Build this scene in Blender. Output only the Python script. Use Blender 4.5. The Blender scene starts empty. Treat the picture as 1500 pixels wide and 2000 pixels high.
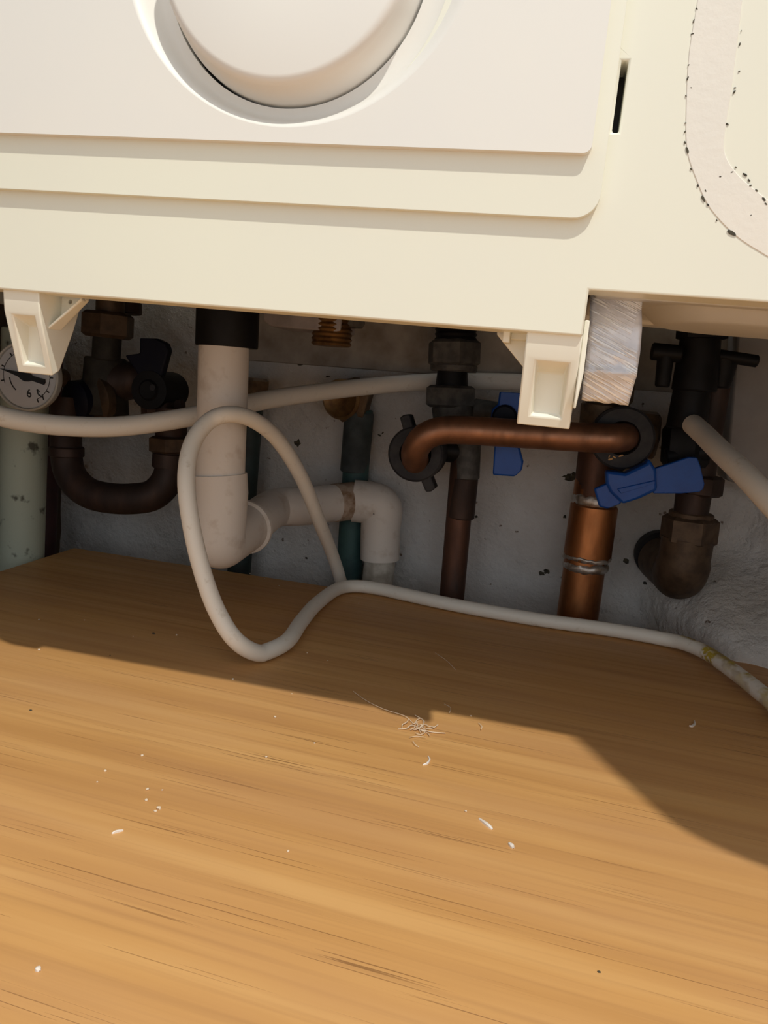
import bpy, bmesh, math, random
from mathutils import Vector, Matrix, noise
from mathutils.geometry import tessellate_polygon
random.seed(7)
R = math.radians
sc = bpy.context.scene
COL = sc.collection

# ---------------------------------------------------------------- camera, world, lamp, exposure
S = 0.00115                      # metres per modelling unit (a unit is a little over a millimetre)
CAM_H = 105.0                    # camera height over the worktop, in units
F = 1496.5                       # focal length in pixels of the 1500 x 2000 frame
YAW, PITCH, ROLL = R(11.345), R(-9.661), R(5.514)
M = Matrix.Rotation(YAW, 3, 'Z') @ Matrix.Rotation(PITCH, 3, 'X')
_r, FWD, _u = M.col[0].copy(), M.col[1].copy(), M.col[2].copy()
RIGHT = math.cos(ROLL) * _r + math.sin(ROLL) * _u
UP = -math.sin(ROLL) * _r + math.cos(ROLL) * _u
cam = bpy.data.objects.new('camera', bpy.data.cameras.new('camera'))
COL.objects.link(cam)
cm = Matrix((RIGHT, UP, -FWD)).transposed().to_4x4()
cm.translation = Vector((0, 0, CAM_H)) * S
cam.matrix_world = cm
cam.data.sensor_width = 36.0
cam.data.lens = F * 36.0 / 2000.0
cam.data.clip_start = 0.003
sc.camera = cam

world = bpy.data.worlds.new('room_light')
sc.world = world
world.use_nodes = True
bg = world.node_tree.nodes['Background']
bg.inputs[0].default_value = (0.94, 0.99, 1.02, 1)
bg.inputs[1].default_value = 0.78

LD = Vector((-0.295, 0.455, -1.0)).normalized()          # way the ceiling lamp's light travels
lamp = bpy.data.objects.new('ceiling_lamp', bpy.data.lights.new('ceiling_lamp', 'POINT'))
lamp.data.color = (1.0, 0.955, 0.84)
lamp.data.shadow_soft_size = 0.024
LDIST = 2.3
lamp.data.energy = 144.0
lamp.location = Vector((-0.02, 0.20, 0.02)) - LD * LDIST
COL.objects.link(lamp)

sc.view_settings.view_transform = 'Standard'
sc.view_settings.look = 'None'
sc.view_settings.gamma = 1.0
sc.view_settings.use_curve_mapping = False
sc.view_settings.exposure = 0.03

# ---------------------------------------------------------------- helpers
def ray(px, py):
    return RIGHT * ((px - 750) / F) + FWD - UP * ((py - 1000) / F)

def W(px, py, Y):
    """Point (units, camera origin) where the sight line of a photograph pixel meets depth Y."""
    d = ray(px, py)
    return d * (Y / d.y)

def WZ(px, py, z):
    d = ray(px, py)
    return d * (z / d.z)

def rad(wpx, p):
    return wpx * 0.5 * p.dot(FWD) / F

def world_pt(p):
    return Vector((p[0], p[1], p[2] + CAM_H)) * S

def obj(name, bm, mat, parent=None, smooth=35, bevel=0.0, segs=2, label=None):
    """Link one bmesh (units, camera origin) as one mesh object."""
    me = bpy.data.meshes.new(name)
    bmesh.ops.recalc_face_normals(bm, faces=bm.faces[:])
    off = Vector((0, 0, 0))
    if parent is not None:
        q = parent
        while q is not None:
            off += q.location
            q = q.parent
    for v in bm.verts:
        v.co = world_pt(v.co) - off
    bm.to_mesh(me)
    bm.free()
    me.materials.append(mat)
    for p in me.polygons:
        p.use_smooth = True
    me.set_sharp_from_angle(angle=R(smooth))
    o = bpy.data.objects.new(name, me)
    COL.objects.link(o)
    if parent is not None:
        o.parent = parent
    if bevel:
        b = o.modifiers.new('edge', 'BEVEL')
        b.width = bevel * S
        b.segments = segs
        b.limit_method = 'ANGLE'
        b.angle_limit = R(35)
        b.harden_normals = False
    if label:
        o['label'] = label
    return o

def tag(o, label, cat, group=None, kind=None):
    o['label'] = label
    o['category'] = cat
    if group:
        o['group'] = group
    if kind:
        o['kind'] = kind
    return o

def thing(name, base, label, cat, group=None):
    o = bpy.data.objects.new(name, None)
    o.empty_display_size = 0.01
    COL.objects.link(o)
    o.location = world_pt(base)
    return tag(o, label, cat, group)

def frame_of(axis):
    a = axis.normalized()
    t = Vector((0, 0, 1)) if abs(a.z) < 0.9 else Vector((0, 1, 0))
    u = a.cross(t).normalized()
    return u, a.cross(u).normalized(), a

def lathe(bm, origin, axis, prof, seg=32, phase=0.0, close=True):
    """prof: list of (t along axis, radius)."""
    u, v, a = frame_of(axis)
    rings = []
    for t, r in prof:
        if r <= 1e-6:
            rings.append([bm.verts.new(origin + a * t)])
        else:
            rings.append([bm.verts.new(origin + a * t + (u * math.cos(phase + 2 * math.pi * k / seg) + v * math.sin(phase + 2 * math.pi * k / seg)) * r) for k in range(seg)])
    for A, B in zip(rings, rings[1:]):
        for k in range(seg):
            k2 = (k + 1) % seg
            if len(A) == 1 and len(B) == 1:
                continue
            if len(A) == 1:
                bm.faces.new((A[0], B[k], B[k2]))
            elif len(B) == 1:
                bm.faces.new((A[k], A[k2], B[0]))
            else:
                bm.faces.new((A[k], A[k2], B[k2], B[k]))
    if close:
        for ring in (rings[0], rings[-1]):
            if len(ring) > 1:
                bm.faces.new(ring)
    return bm

def smooth_path(pts, n=8):
    P = [Vector(p) for p in pts]
    P = [P[0] * 2 - P[1]] + P + [P[-1] * 2 - P[-2]]
    out = []
    for i in range(1, len(P) - 2):
        p0, p1, p2, p3 = P[i - 1:i + 3]
        for k in range(n):
            t = k / n
            out.append(0.5 * ((2 * p1) + (p2 - p0) * t + (2 * p0 - 5 * p1 + 4 * p2 - p3) * t * t + (3 * p1 - p0 - 3 * p2 + p3) * t ** 3))
    out.append(P[-2])
    return out

def tube(bm, path, r, seg=16, wob=0.0):
    n = len(path)
    rr = r if isinstance(r, (list, tuple)) else [r] * n
    t0 = (path[1] - path[0]).normalized()
    u = frame_of(t0)[0]
    rings = []
    for i, p in enumerate(path):
        t = (path[min(i + 1, n - 1)] - path[max(i - 1, 0)]).normalized()
        u = (u - t * u.dot(t)).normalized()
        v = t.cross(u)
        rings.append([bm.verts.new(p + (u * math.cos(2 * math.pi * k / seg) + v * math.sin(2 * math.pi * k / seg)) * rr[i]) for k in range(seg)])
    for A, B in zip(rings, rings[1:]):
        for k in range(seg):
            bm.faces.new((A[k], A[(k + 1) % seg], B[(k + 1) % seg], B[k]))
    bm.faces.new(rings[0])
    bm.faces.new(rings[-1])
    return bm

def cyl(p0, p1, r0, r1=None, seg=32, chamfer=0.6, bm=None):
    bm = bm or bmesh.new()
    r1 = r0 if r1 is None else r1
    L = (p1 - p0).length
    c = min(chamfer, L * 0.3)
    return lathe(bm, p0, p1 - p0, [(0, r0 - c), (c, r0), (L - c, r1), (L, r1 - c)], seg)

def cylpx(a, b, Y, w, w2=None, seg=32, chamfer=0.6, Y2=None, bm=None):
    p0, p1 = W(a[0], a[1], Y), W(b[0], b[1], Y if Y2 is None else Y2)
    return cyl(p0, p1, rad(w, p0), rad(w2 if w2 else w, p1), seg, chamfer, bm)

def hexpx(a, b, Y, w, phase=0.3, bm=None):
    """hexagon nut seen W pixels wide between two pixels of its axis, corners turned down at both ends"""
    bm = bm or bmesh.new()
    p0, p1 = W(a[0], a[1], Y), W(b[0], b[1], Y)
    r = rad(w, p0) * 1.04
    L = (p1 - p0).length
    return lathe(bm, p0, p1 - p0, [(0, r * .84), (L * .12, r), (L * .88, r), (L, r * .84)], 6, phase)

def threadpx(a, b, Y, w, turns=6, seg=28, bm=None):
    bm = bm or bmesh.new()
    p0, p1 = W(a[0], a[1], Y), W(b[0], b[1], Y)
    r = rad(w, p0)
    L = (p1 - p0).length
    prof = []
    for i in range(turns):
        prof += [(L * i / turns, r * .92), (L * (i + .5) / turns, r)]
    prof.append((L, r * .9))
    return lathe(bm, p0, p1 - p0, prof, seg)

def box(bm, lo, hi):
    r = bmesh.ops.create_cube(bm, size=1.0)
    for v in r['verts']:
        v.co = Vector([lo[i] + (v.co[i] + .5) * (hi[i] - lo[i]) for i in range(3)])
    return bm

def plate(bm, outer, y0, y1, holes=()):
    """Slab in the XZ plane between depths y0 and y1; outer and holes are lists of (x, z)."""
    loops = [[Vector((x, z, 0)) for x, z in outer]] + [[Vector((x, z, 0)) for x, z in h] for h in holes]
    flat = [p for l in loops for p in l]
    if holes or len(flat) > 24:
        tb = bmesh.new()
        tv = [tb.verts.new((p.x, p.y, 0)) for p in flat]
        k0, ed = 0, []
        for l in loops:
            ed += [tb.edges.new((tv[k0 + k], tv[k0 + (k + 1) % len(l)])) for k in range(len(l))]
            k0 += len(l)
        bmesh.ops.triangle_fill(tb, edges=ed, use_beauty=True, use_dissolve=False, normal=(0, 0, 1))
        tb.verts.index_update()
        idx = {v: i for i, v in enumerate(tv)}
        tris = [[idx[v] for v in f.verts] for f in tb.faces]
        tb.free()
    else:
        tris = tessellate_polygon(loops)
    A = [bm.verts.new((p.x, y0, p.y)) for p in flat]
    B = [bm.verts.new((p.x, y1, p.y)) for p in flat]
    for t in tris:
        try:
            bm.faces.new([A[i] for i in t])
            bm.faces.new([B[i] for i in reversed(t)])
        except ValueError:
            pass
    i0 = 0
    for l in loops:
        n = len(l)
        for k in range(n):
            a, b = i0 + k, i0 + (k + 1) % n
            bm.faces.new((A[a], A[b], B[b], B[a]))
        i0 += n
    return bm

def platepx(pts, Y, t, bm=None):
    bm = bm or bmesh.new()
    q = [W(x, y, Y) for x, y in pts]
    return plate(bm, [(p.x, p.z) for p in q], Y, Y + t)

def circle(cx, cz, r, n=96):
    return [(cx + r * math.cos(2 * math.pi * k / n), cz + r * math.sin(2 * math.pi * k / n)) for k in range(n)]

def corner(cx, cz, r, a0, a1, n=8):
    return [(cx + r * math.cos(R(a0 + (a1 - a0) * k / n)), cz + r * math.sin(R(a0 + (a1 - a0) * k / n))) for k in range(n + 1)]

# ---------------------------------------------------------------- materials
class NT:
    def __init__(self, name):
        self.m = bpy.data.materials.new(name)
        self.m.use_nodes = True
        self.t = self.m.node_tree
        self.b = self.t.nodes['Principled BSDF']
    def n(self, kind, **kw):
        x = self.t.nodes.new(kind)
        for k, v in kw.items():
            if k in x.inputs:
                x.inputs[k].default_value = v
            else:
                setattr(x, k, v)
        return x
    def l(self, a, b):
        self.t.links.new(a, b)
    def coords(self, scale=(1, 1, 1), rot=(0, 0, 0)):
        c = self.n('ShaderNodeTexCoord')
        src = c.outputs['Object']
        if any(rot):                                # turn first, then stretch
            m0 = self.n('ShaderNodeMapping')
            m0.inputs['Rotation'].default_value = rot
            self.l(src, m0.inputs[0])
            src = m0.outputs[0]
        mp = self.n('ShaderNodeMapping')
        mp.inputs['Scale'].default_value = scale
        self.l(src, mp.inputs[0])
        return mp.outputs[0]
    def noise(self, vec, scale, detail=4, rough=.55):
        x = self.n('ShaderNodeTexNoise')
        x.inputs['Scale'].default_value = scale
        x.inputs['Detail'].default_value = detail
        x.inputs['Roughness'].default_value = rough
        self.l(vec, x.inputs['Vector'])
        return x.outputs['Fac']
    def ramp(self, fac, stops):
        x = self.n('ShaderNodeValToRGB')
        e = x.color_ramp.elements
        while len(e) < len(stops):
            e.new(0.5)
        for el, (p, c) in zip(e, stops):
            el.position = p
            el.color = (c[0], c[1], c[2], 1) if not isinstance(c, (int, float)) else (c, c, c, 1)
        self.l(fac, x.inputs[0])
        return x.outputs[0]
    def mix(self, fac, a, b, mode='MIX'):
        x = self.n('ShaderNodeMix', data_type='RGBA', blend_type=mode)
        for s, v in ((0, fac), (6, a), (7, b)):
            if isinstance(v, (int, float)):
                x.inputs[s].default_value = v
            elif isinstance(v, tuple):
                x.inputs[s].default_value = (v[0], v[1], v[2], 1)
            else:
                self.l(v, x.inputs[s])
        return x.outputs[2]
    def bump(self, h, strength=.3, dist=.001, prev=None):
        x = self.n('ShaderNodeBump')
        x.inputs['Strength'].default_value = strength
        x.inputs['Distance'].default_value = dist
        self.l(h, x.inputs['Height'])
        if prev is not None:
            self.l(prev, x.inputs['Normal'])
        self.l(x.outputs[0], self.b.inputs['Normal'])
        return x.outputs[0]
    def set(self, **kw):
        for k, v in kw.items():
            i = self.b.inputs[k.replace('_', ' ')]
            if isinstance(v, (int, float)):
                i.default_value = v
            elif isinstance(v, tuple):
                i.default_value = (v[0], v[1], v[2], 1)
            else:
                self.l(v, i)
        return self

def simple(name, col, var=None, scale=120, rough=.5, metal=0.0, spec=.5, bump=0.0, bscale=300, lo=.4, hi=.65, detail=4):
    """base colour broken by noise into a second colour (dirt, tarnish, wear)"""
    t = NT(name)
    c = t.coords()
    if var is not None:
        t.set(Base_Color=t.ramp(t.noise(c, scale, detail), [(lo, col), (hi, var)]))
    else:
        t.set(Base_Color=col)
    t.set(Roughness=rough, Metallic=metal)
    t.b.inputs['Specular IOR Level'].default_value = spec
    if bump:
        t.bump(t.noise(c, bscale, 5), bump, .0006)
    return t.m

MAT = {}
MAT['cream'] = simple('cream_enamel', (.86, .86, .74), (.835, .832, .735), 9, .42, bump=.02, bscale=60)
MAT['panel'] = simple('off_white_plastic', (.86, .845, .80), (.83, .825, .80), 11, .45, bump=.02, bscale=60)
MAT['bracket'] = simple('cream_moulding', (.88, .865, .75), (.86, .84, .74), 60, .45)
MAT['repaint'] = simple('touched_up_paint', (.835, .80, .735), (.81, .785, .73), 40, .55, bump=.15, bscale=500)
MAT['pan'] = simple('pan_enamel', (.63, .63, .62), (.57, .57, .56), 30, .45)
MAT['chassis'] = simple('chassis_steel', (.10, .09, .08), (.06, .055, .05), 30, .7)
MAT['chip'] = simple('bare_chip', (.035, .03, .022), (.09, .08, .05), 400, .8)
MAT['black'] = simple('black_plastic', (.007, .007, .008), (.012, .012, .014), 90, .5, spec=.2)
MAT['greyblack'] = simple('dusty_black_plastic', (.026, .026, .031), (.045, .044, .046), 140, .6, spec=.3)
MAT['blue'] = simple('blue_plastic', (.004, .085, .43), (.004, .068, .36), 120, .42)
MAT['navy'] = simple('navy_plastic', (.006, .007, .018), (.010, .011, .018), 90, .5, spec=.2)
MAT['brass'] = simple('aged_brass', (.33, .19, .075), (.17, .095, .045), 160, .45, metal=.75, bump=.15)
MAT['brassdark'] = simple('dull_brass', (.20, .13, .075), (.10, .065, .04), 160, .55, metal=.5, bump=.2)
MAT['valve_black'] = simple('near_black_metal', (.035, .032, .028), (.055, .05, .042), 150, .7, metal=.2, spec=.25, bump=.2)  # near-black tone for the left valve
MAT['brown_brass'] = simple('brown_brass', (.12, .08, .05), (.07, .045, .03), 150, .55, metal=.4, bump=.2)
MAT['grimy'] = simple('grimy_fitting', (.075, .072, .07), (.13, .125, .115), 180, .65, metal=.3, bump=.2)
MAT['solder'] = simple('silver_solder', (.62, .60, .58), (.40, .33, .27), 300, .4, metal=.8, bump=.4, bscale=700)
MAT['white_pipe'] = simple('white_waste_plastic', (.80, .75, .70), (.62, .54, .47), 130, .5, lo=.55, hi=.8)
MAT['dirty_pipe'] = simple('grubby_waste_plastic', (.62, .59, .53), (.42, .38, .32), 170, .6)
MAT['glue'] = simple('old_pipe_glue', (.55, .44, .35), (.28, .17, .10), 170, .6)
MAT['gauge_white'] = simple('gauge_dial', (.88, .86, .85), (.83, .81, .80), 60, .5)
MAT['gauge_rim'] = simple('gauge_rim', (.66, .65, .60), (.58, .57, .52), 60, .35)
MAT['ink'] = simple('dial_ink', (.02, .022, .025), None, rough=.6)
MAT['green'] = simple('flaking_green_paint', (.47, .51, .41), (.10, .10, .075), 85, .6, lo=.60, hi=.68, bump=.25)
MAT['teal'] = simple('teal_paint', (.055, .13, .13), (.03, .075, .08), 60, .6, bump=.2)
MAT['bottle'] = simple('dark_green_paint', (.035, .06, .058), (.02, .025, .025), 60, .6)
MAT['slate'] = simple('slate_paint', (.075, .095, .10), (.035, .045, .05), 70, .7, bump=.3)
MAT['maroon'] = simple('maroon_pipe', (.075, .022, .022), (.04, .015, .015), 60, .6)
MAT['flake'] = simple('white_flake', (.85, .80, .75), (.70, .62, .55), 500, .7)
MAT['fluff'] = simple('pale_fibre', (.74, .60, .45), None, rough=.9)

def copper(name, a, b, c, rough=.32, metal=.9):
    t = NT(name)
    v = t.coords((1, 1, .35))
    col = t.ramp(t.noise(v, 75, 5, .6), [(.3, a), (.52, b), (.72, c)])
    t.set(Base_Color=col, Metallic=metal, Roughness=t.ramp(t.noise(v, 160), [(.3, rough), (.7, rough + .2)]))
    t.bump(t.noise(v, 420), .12, .0005)
    return t.m
MAT['copper'] = copper('copper_tube', (.50, .255, .155), (.40, .205, .125), (.26, .14, .09), .38, .85)
MAT['copper_pipe'] = copper('copper_pipe', (.50, .22, .09), (.38, .155, .06), (.17, .065, .03), .30)
MAT['copper_dark'] = copper('tarnished_copper', (.17, .078, .05), (.12, .06, .042), (.06, .045, .04), .45, .6)
MAT['copper_black'] = copper('blackened_copper', (.085, .05, .038), (.05, .032, .027), (.035, .025, .022), .5, .5)

def cable_mat(name, stain=False):
    t = NT(name)
    c = t.coords()
    col = t.ramp(t.noise(c, 190, 6, .7), [(.60, (.87, .83, .755)), (.78, (.62, .55, .45))])
    if stain:                                       # old yellow paint smeared along the upper back of the right-hand length
        g = t.n('ShaderNodeNewGeometry')
        pos = t.n('ShaderNodeSeparateXYZ')
        t.l(g.outputs['Position'], pos.inputs[0])
        nor = t.n('ShaderNodeSeparateXYZ')
        t.l(g.outputs['Normal'], nor.inputs[0])
        def mr(src, a, b):
            x = t.n('ShaderNodeMapRange')
            x.inputs[1].default_value = a
            x.inputs[2].default_value = b
            t.l(src, x.inputs[0])
            return x.outputs[0]
        def mul(a, b, op='MULTIPLY'):
            x = t.n('ShaderNodeMath', operation=op)
            t.l(a, x.inputs[0])
            t.l(b, x.inputs[1])
            return x.outputs[0]
        streak = mul(mul(mr(pos.outputs[0], .076, .082), mr(nor.outputs[1], -.35, -.05)), t.ramp(t.noise(t.coords((.5, .5, 1)), 150, 3), [(.42, 0.0), (.52, 1.0)]))
        d = t.n('ShaderNodeVectorMath', operation='DISTANCE')
        t.l(g.outputs['Position'], d.inputs[0])
        d.inputs[1].default_value = world_pt(WZ(1392, 1280, -105 + 5.5))
        blot = mul(mr(d.outputs['Value'], .0070, .0052), t.ramp(t.noise(c, 420, 3), [(.40, 0.0), (.50, 1.0)]))
        f = mul(streak, blot, 'MAXIMUM')
        col = t.mix(f, col, t.ramp(t.noise(c, 160, 2), [(.40, (.38, .27, .10)), (.55, (.56, .42, .05))]))
    t.set(Base_Color=col, Roughness=.5)
    t.bump(t.noise(c, 500), .08, .0004)
    return t.m
MAT['cable'] = cable_mat('white_flex')
MAT['cable_stained'] = cable_mat('white_flex_stained', True)

def wall_mat():
    t = NT('rough_white_plaster')
    c = t.coords()
    a = t.ramp(t.noise(c, 14, 6, .6), [(.35, (.58, .555, .525)), (.62, (.73, .72, .715))])
    spots = t.ramp(t.noise(c, 34, 5, .65), [(.645, 0.0), (.71, 1.0)])
    a = t.mix(spots, a, (.36, .25, .17))
    a2 = t.ramp(t.noise(c, 130, 3), [(.70, 0.0), (.74, 1.0)])
    a = t.mix(a2, a, (.20, .15, .12))
    t.set(Base_Color=a, Roughness=.85)
    n1 = t.bump(t.noise(c, 70, 6, .6), .75, .006)
    t.bump(t.noise(c, 300, 4), .5, .002, n1)
    return t.m
MAT['wall'] = wall_mat()
MAT['wall_shaded'] = simple('shade_toned_plaster', (.40, .355, .31), (.25, .21, .175), 45, .8, bump=.5, bscale=90)  # plaster with the upper cavity's shade put into its colour
MAT['wall_grey'] = simple('greyed_board', (.36, .345, .335), (.29, .275, .265), 35, .8, bump=.2, bscale=90)
MAT['block_white'] = simple('white_light_block', (.72, .70, .66), (.68, .66, .62), 20, .7)
MAT['block_dark'] = simple('dark_light_block', (.10, .06, .035), (.07, .04, .025), 20, .6)  # dark tone picked to keep the cavity's left side dim
MAT['floor'] = simple('dark_floor', (.18, .15, .12), (.12, .10, .08), 10, .8)

def wood_mat():
    t = NT('oak_worktop')
    ang = R(3.0)
    warp = t.coords((1, 1, 1))
    v = t.coords((1.0, 20, 1), (0, 0, ang))
    base = t.ramp(t.noise(v, 5.0, 4, .5), [(.30, (.545, .280, .096)), (.50, (.620, .332, .118)), (.68, (.68, .385, .148))])
    v2 = t.coords((2.2, 120, 1), (0, 0, ang))
    streak = t.ramp(t.noise(v2, 3.0, 3, .55), [(.50, 0.0), (.75, .55)])
    c = t.mix(streak, base, (.43, .215, .075))
    v3 = t.coords((9, 900, 1), (0, 0, ang))
    pore = t.ramp(t.noise(v3, 2.0, 1, .4), [(.645, 0.0), (.685, .75)])
    gate = t.ramp(t.noise(t.coords((1.5, 30, 1), (0, 0, ang)), 5.0, 2), [(.48, 0.0), (.60, 1.0)])
    pm = t.n('ShaderNodeMath', operation='MULTIPLY')
    t.l(pore, pm.inputs[0])
    t.l(gate, pm.inputs[1])
    c = t.mix(pm.outputs[0], c, (.20, .09, .028))
    v4 = t.coords((2.2, 9, 1), (0, 0, ang))
    patch = t.ramp(t.noise(v4, 4.0, 3), [(.40, 0.0), (.72, .45)])
    c = t.mix(patch, c, (.52, .275, .13))
    t.set(Base_Color=c, Roughness=t.ramp(t.noise(v2, 3.0, 4), [(.3, .42), (.7, .58)]))
    t.b.inputs['Specular IOR Level'].default_value = .4
    inv = t.n('ShaderNodeMath', operation='SUBTRACT')
    inv.inputs[0].default_value = 1.0
    t.l(pm.outputs[0], inv.inputs[1])
    t.bump(inv.outputs[0], .3, .0003)
    return t.m
MAT['wood'] = wood_mat()

def foil_mat():
    t = NT('scratched_foil')
    c = t.coords()
    v = t.coords((60, 60, 1250), (0, R(-24), 0))
    n1 = t.noise(v, 1.0, 2, .6)
    zone = t.ramp(t.noise(c, 95, 2), [(.42, 0.0), (.55, 1.0)])
    scr = t.n('ShaderNodeMath', operation='MULTIPLY')
    t.l(t.ramp(n1, [(.49, 0.0), (.56, 1.0)]), scr.inputs[0])
    t.l(zone, scr.inputs[1])
    t.set(Base_Color=t.mix(scr.outputs[0], t.ramp(t.noise(c, 130), [(.35, (.62, .62, .67)), (.65, (.80, .80, .85))]), (.97, .97, .98)), Metallic=.28, Roughness=.38)
    n = t.bump(scr.outputs[0], .5, .0008)
    t.bump(t.noise(c, 240, 3), .35, .0008, n)
    return t.m
MAT['foil'] = foil_mat()

def glass_mat():
    t = NT('gauge_lens')
    out = t.t.nodes['Material Output']
    tr = t.n('ShaderNodeBsdfTransparent')
    gl = t.n('ShaderNodeBsdfGlossy')
    gl.inputs['Roughness'].default_value = .08
    fr = t.n('ShaderNodeFresnel')
    fr.inputs[0].default_value = 1.45
    mx = t.n('ShaderNodeMixShader')
    t.l(fr.outputs[0], mx.inputs[0])
    t.l(tr.outputs[0], mx.inputs[1])
    t.l(gl.outputs[0], mx.inputs[2])
    t.l(mx.outputs[0], out.inputs[0])
    return t.m
MAT['glass'] = glass_mat()

# ---------------------------------------------------------------- the setting
WALL_Y = 410.0
def ss(t):
    t = max(0.0, min(1.0, t))
    return t * t * (3 - 2 * t)
def wall_depth(x, z):
    p = Vector((x, z, 0))
    d = 3.0 * noise.noise(p * .02) + 1.6 * noise.noise(p * .06 + Vector((9, 3, 1))) + .7 * noise.noise(p * .17)
    rise = 66 * ss((x - 52) / 42) * ss((-62 - z) / 42) + 34 * ss((x - 98) / 40)
    lump = 1.6 * noise.noise(p * .09 + Vector((2, 7, 4))) * ss((x - 40) / 50)
    return WALL_Y + d - rise + lump
bm = bmesh.new()
nx, nz = 250, 120
x0, x1, z0, z1 = -420.0, 330.0, -330.0, 60.0
grid = [[None] * (nz + 1) for _ in range(nx + 1)]
for i in range(nx + 1):
    for j in range(nz + 1):
        x, z = x0 + (x1 - x0) * i / nx, z0 + (z1 - z0) * j / nz
        grid[i][j] = bm.verts.new((x, wall_depth(x, z), z))
for i in range(nx):
    for j in range(nz):
        bm.faces.new((grid[i][j], grid[i + 1][j], grid[i + 1][j + 1], grid[i][j + 1]))
wall = obj('wall_back', bm, MAT['wall'], smooth=180)
wall['kind'] = 'structure'
sol = wall.modifiers.new('depth', 'SOLIDIFY')
sol.thickness = .03
sol.offset = 1.0 if wall.data.polygons[0].normal.y > 0 else -1.0

# upper plaster above its ridge line, coloured darker to stand for the shade there
q0, q1 = W(470, 703, 406), W(1436, 772, 406)
bm = bmesh.new()
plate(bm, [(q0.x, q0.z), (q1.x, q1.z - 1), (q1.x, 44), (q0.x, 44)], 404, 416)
b = obj('shaded_plaster', bm, MAT['wall_shaded'], wall, bevel=2.2, segs=3)
b = obj('side_board', platepx([(1442, 640), (1560, 640), (1560, 985), (1418, 938)], 384, 22), MAT['wall_grey'], wall, bevel=2.0)

# dark nicks where the paint has come off the plaster
bm = bmesh.new()
def nick(px, py, s, stretch=1.0, turn=0.0):
    p = W(px, py, WALL_Y)
    y = wall_depth(p.x, p.z)
    p = W(px, py, y - .5)
    n = 9
    pts = []
    for k in range(n):
        a = 2 * math.pi * k / n
        r = s * random.uniform(.35, 1.0)
        dx, dz = r * math.cos(a), r * stretch * math.sin(a)
        pts.append((p.x + dx * math.cos(turn) - dz * math.sin(turn), p.z + dx * math.sin(turn) + dz * math.cos(turn)))
    ycl = min(wall_depth(x, z) for x, z in pts) - .25
    plate(bm, pts, ycl, ycl + 3)
for a in ((581, 866, 3.4), (741, 850, 1.5, .6), (747, 846, 1.6, .35, .8), (1112, 935, 3.6), (1122, 928, 2.6), (1104, 931, 2.2, .4), (1059, 1120, 2.4, .7), (1068, 1117, 2.0),
          (1356, 1181, 3.6, .6, -.7), (1351, 1170, 1.8), (1222, 1096, 2.2, .7), (1261, 1140, 1.5), (1103, 1010, 1.2), (690, 1000, 1.0), (1016, 726, 1.2, .5), (900, 735, .8),
          (640, 735, 2.0, .4), (585, 712, 2.0, .3), (598, 1090, 1.0), (930, 1010, 1.0)):
    nick(*a)
o = obj('paint_nick', bm, MAT['chip'], wall)
o['kind'] = 'stuff'

def slab(name, lo, hi, m):
    o = obj(name, box(bmesh.new(), lo, hi), m)
    o['kind'] = 'structure'
    return o
slab('light_block_left', (-295, -60, -240), (-283, 450, 440), MAT['block_dark'])  # unseen, added dark to keep side light off the cavity's left
slab('light_block_right', (236, 60, -104.5), (248, 450, 440), MAT['block_white'])  # unseen, added to block side light from the cavity
slab('ceiling', (-283, 150, 424), (236, 450, 436), MAT['block_white'])  # unseen lid added over the boiler against light leaking down
slab('floor', (-330, -240, -252), (420, 440, -240), MAT['floor'])
slab('light_block_front', (-330, -250, -252), (420, -241, -105), MAT['block_white'])  # unseen, added to stop light entering from under the worktop
# unseen panel added to cast the right-hand worktop shadow, corner rounded to its edge
bm = bmesh.new()
plate(bm, [(228, 39), (228, 420), (90, 420)] + corner(90 + 42, 39 + 42, 42, 180, 270, 14), 112, 130)
shadow_panel = obj('shadow_panel_1', bm, MAT['block_white'], bevel=1.5)
shadow_panel['kind'] = 'structure'

# ---------------------------------------------------------------- worktop
bm = box(bmesh.new(), (-243, -240, -137), (420, 365, -105))
worktop = obj('worktop', bm, MAT['wood'], bevel=1.2)
tag(worktop, 'light oak worktop board with dark grain running beneath the boiler', 'worktop')

# ---------------------------------------------------------------- boiler
boiler = thing('boiler', (-66, 290, 13.6), 'cream boiler with round dial hanging over the worktop', 'boiler')
DC = (-66.95, 88.8)                                            # dial centre
bm = bmesh.new()
slot = [(5.15, 55.1), (6.55, 55.1), (6.55, 68.9), (5.15, 68.9)]
plate(bm, [(-281, 13.6), (4.85, 13.6), (4.85, 23.35), (190, 23.35), (190, 420), (-281, 420)], 175, 184, [circle(*DC, 36), slot])
for lo, hi in (((-281, 184, 20), (-278, 398, 420)), ((187, 184, 24), (190, 398, 420)), ((-278, 184, 417), (187, 398, 420))):
    box(bm, lo, hi)
obj('casing', bm, MAT['cream'], boiler, bevel=.45)
bm = bmesh.new()
box(bm, (-278, 184.5, 40), (187, 396, 50))
box(bm, (-120, 184.5, 50), (20, 190, 140))
obj('chassis', bm, MAT['chassis'], boiler)
bm = bmesh.new()
xr, zb, rc = 4.6, 37.35, 5.2
plate(bm, [(-280, zb)] + corner(xr - rc, zb + rc, rc, -90, 0) + [(xr, 418), (-280, 418)], 173, 175.2, [circle(*DC, 36)])
obj('panel_surround', bm, MAT['cream'], boiler, bevel=.55, segs=3)
bm = bmesh.new()
xr, zb, rc = 1.5, 49.65, 1.8
DO = (-65.3, 93.2)                                             # rim of the dished recess
plate(bm, [(-278, zb)] + corner(xr - rc, zb + rc, rc, -90, 0) + [(xr, 416), (-278, 416)], 171, 173.2, [circle(DO[0], DO[1], 40.4)])
front = obj('front_panel', bm, MAT['panel'], boiler, bevel=.6, segs=3)
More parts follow.
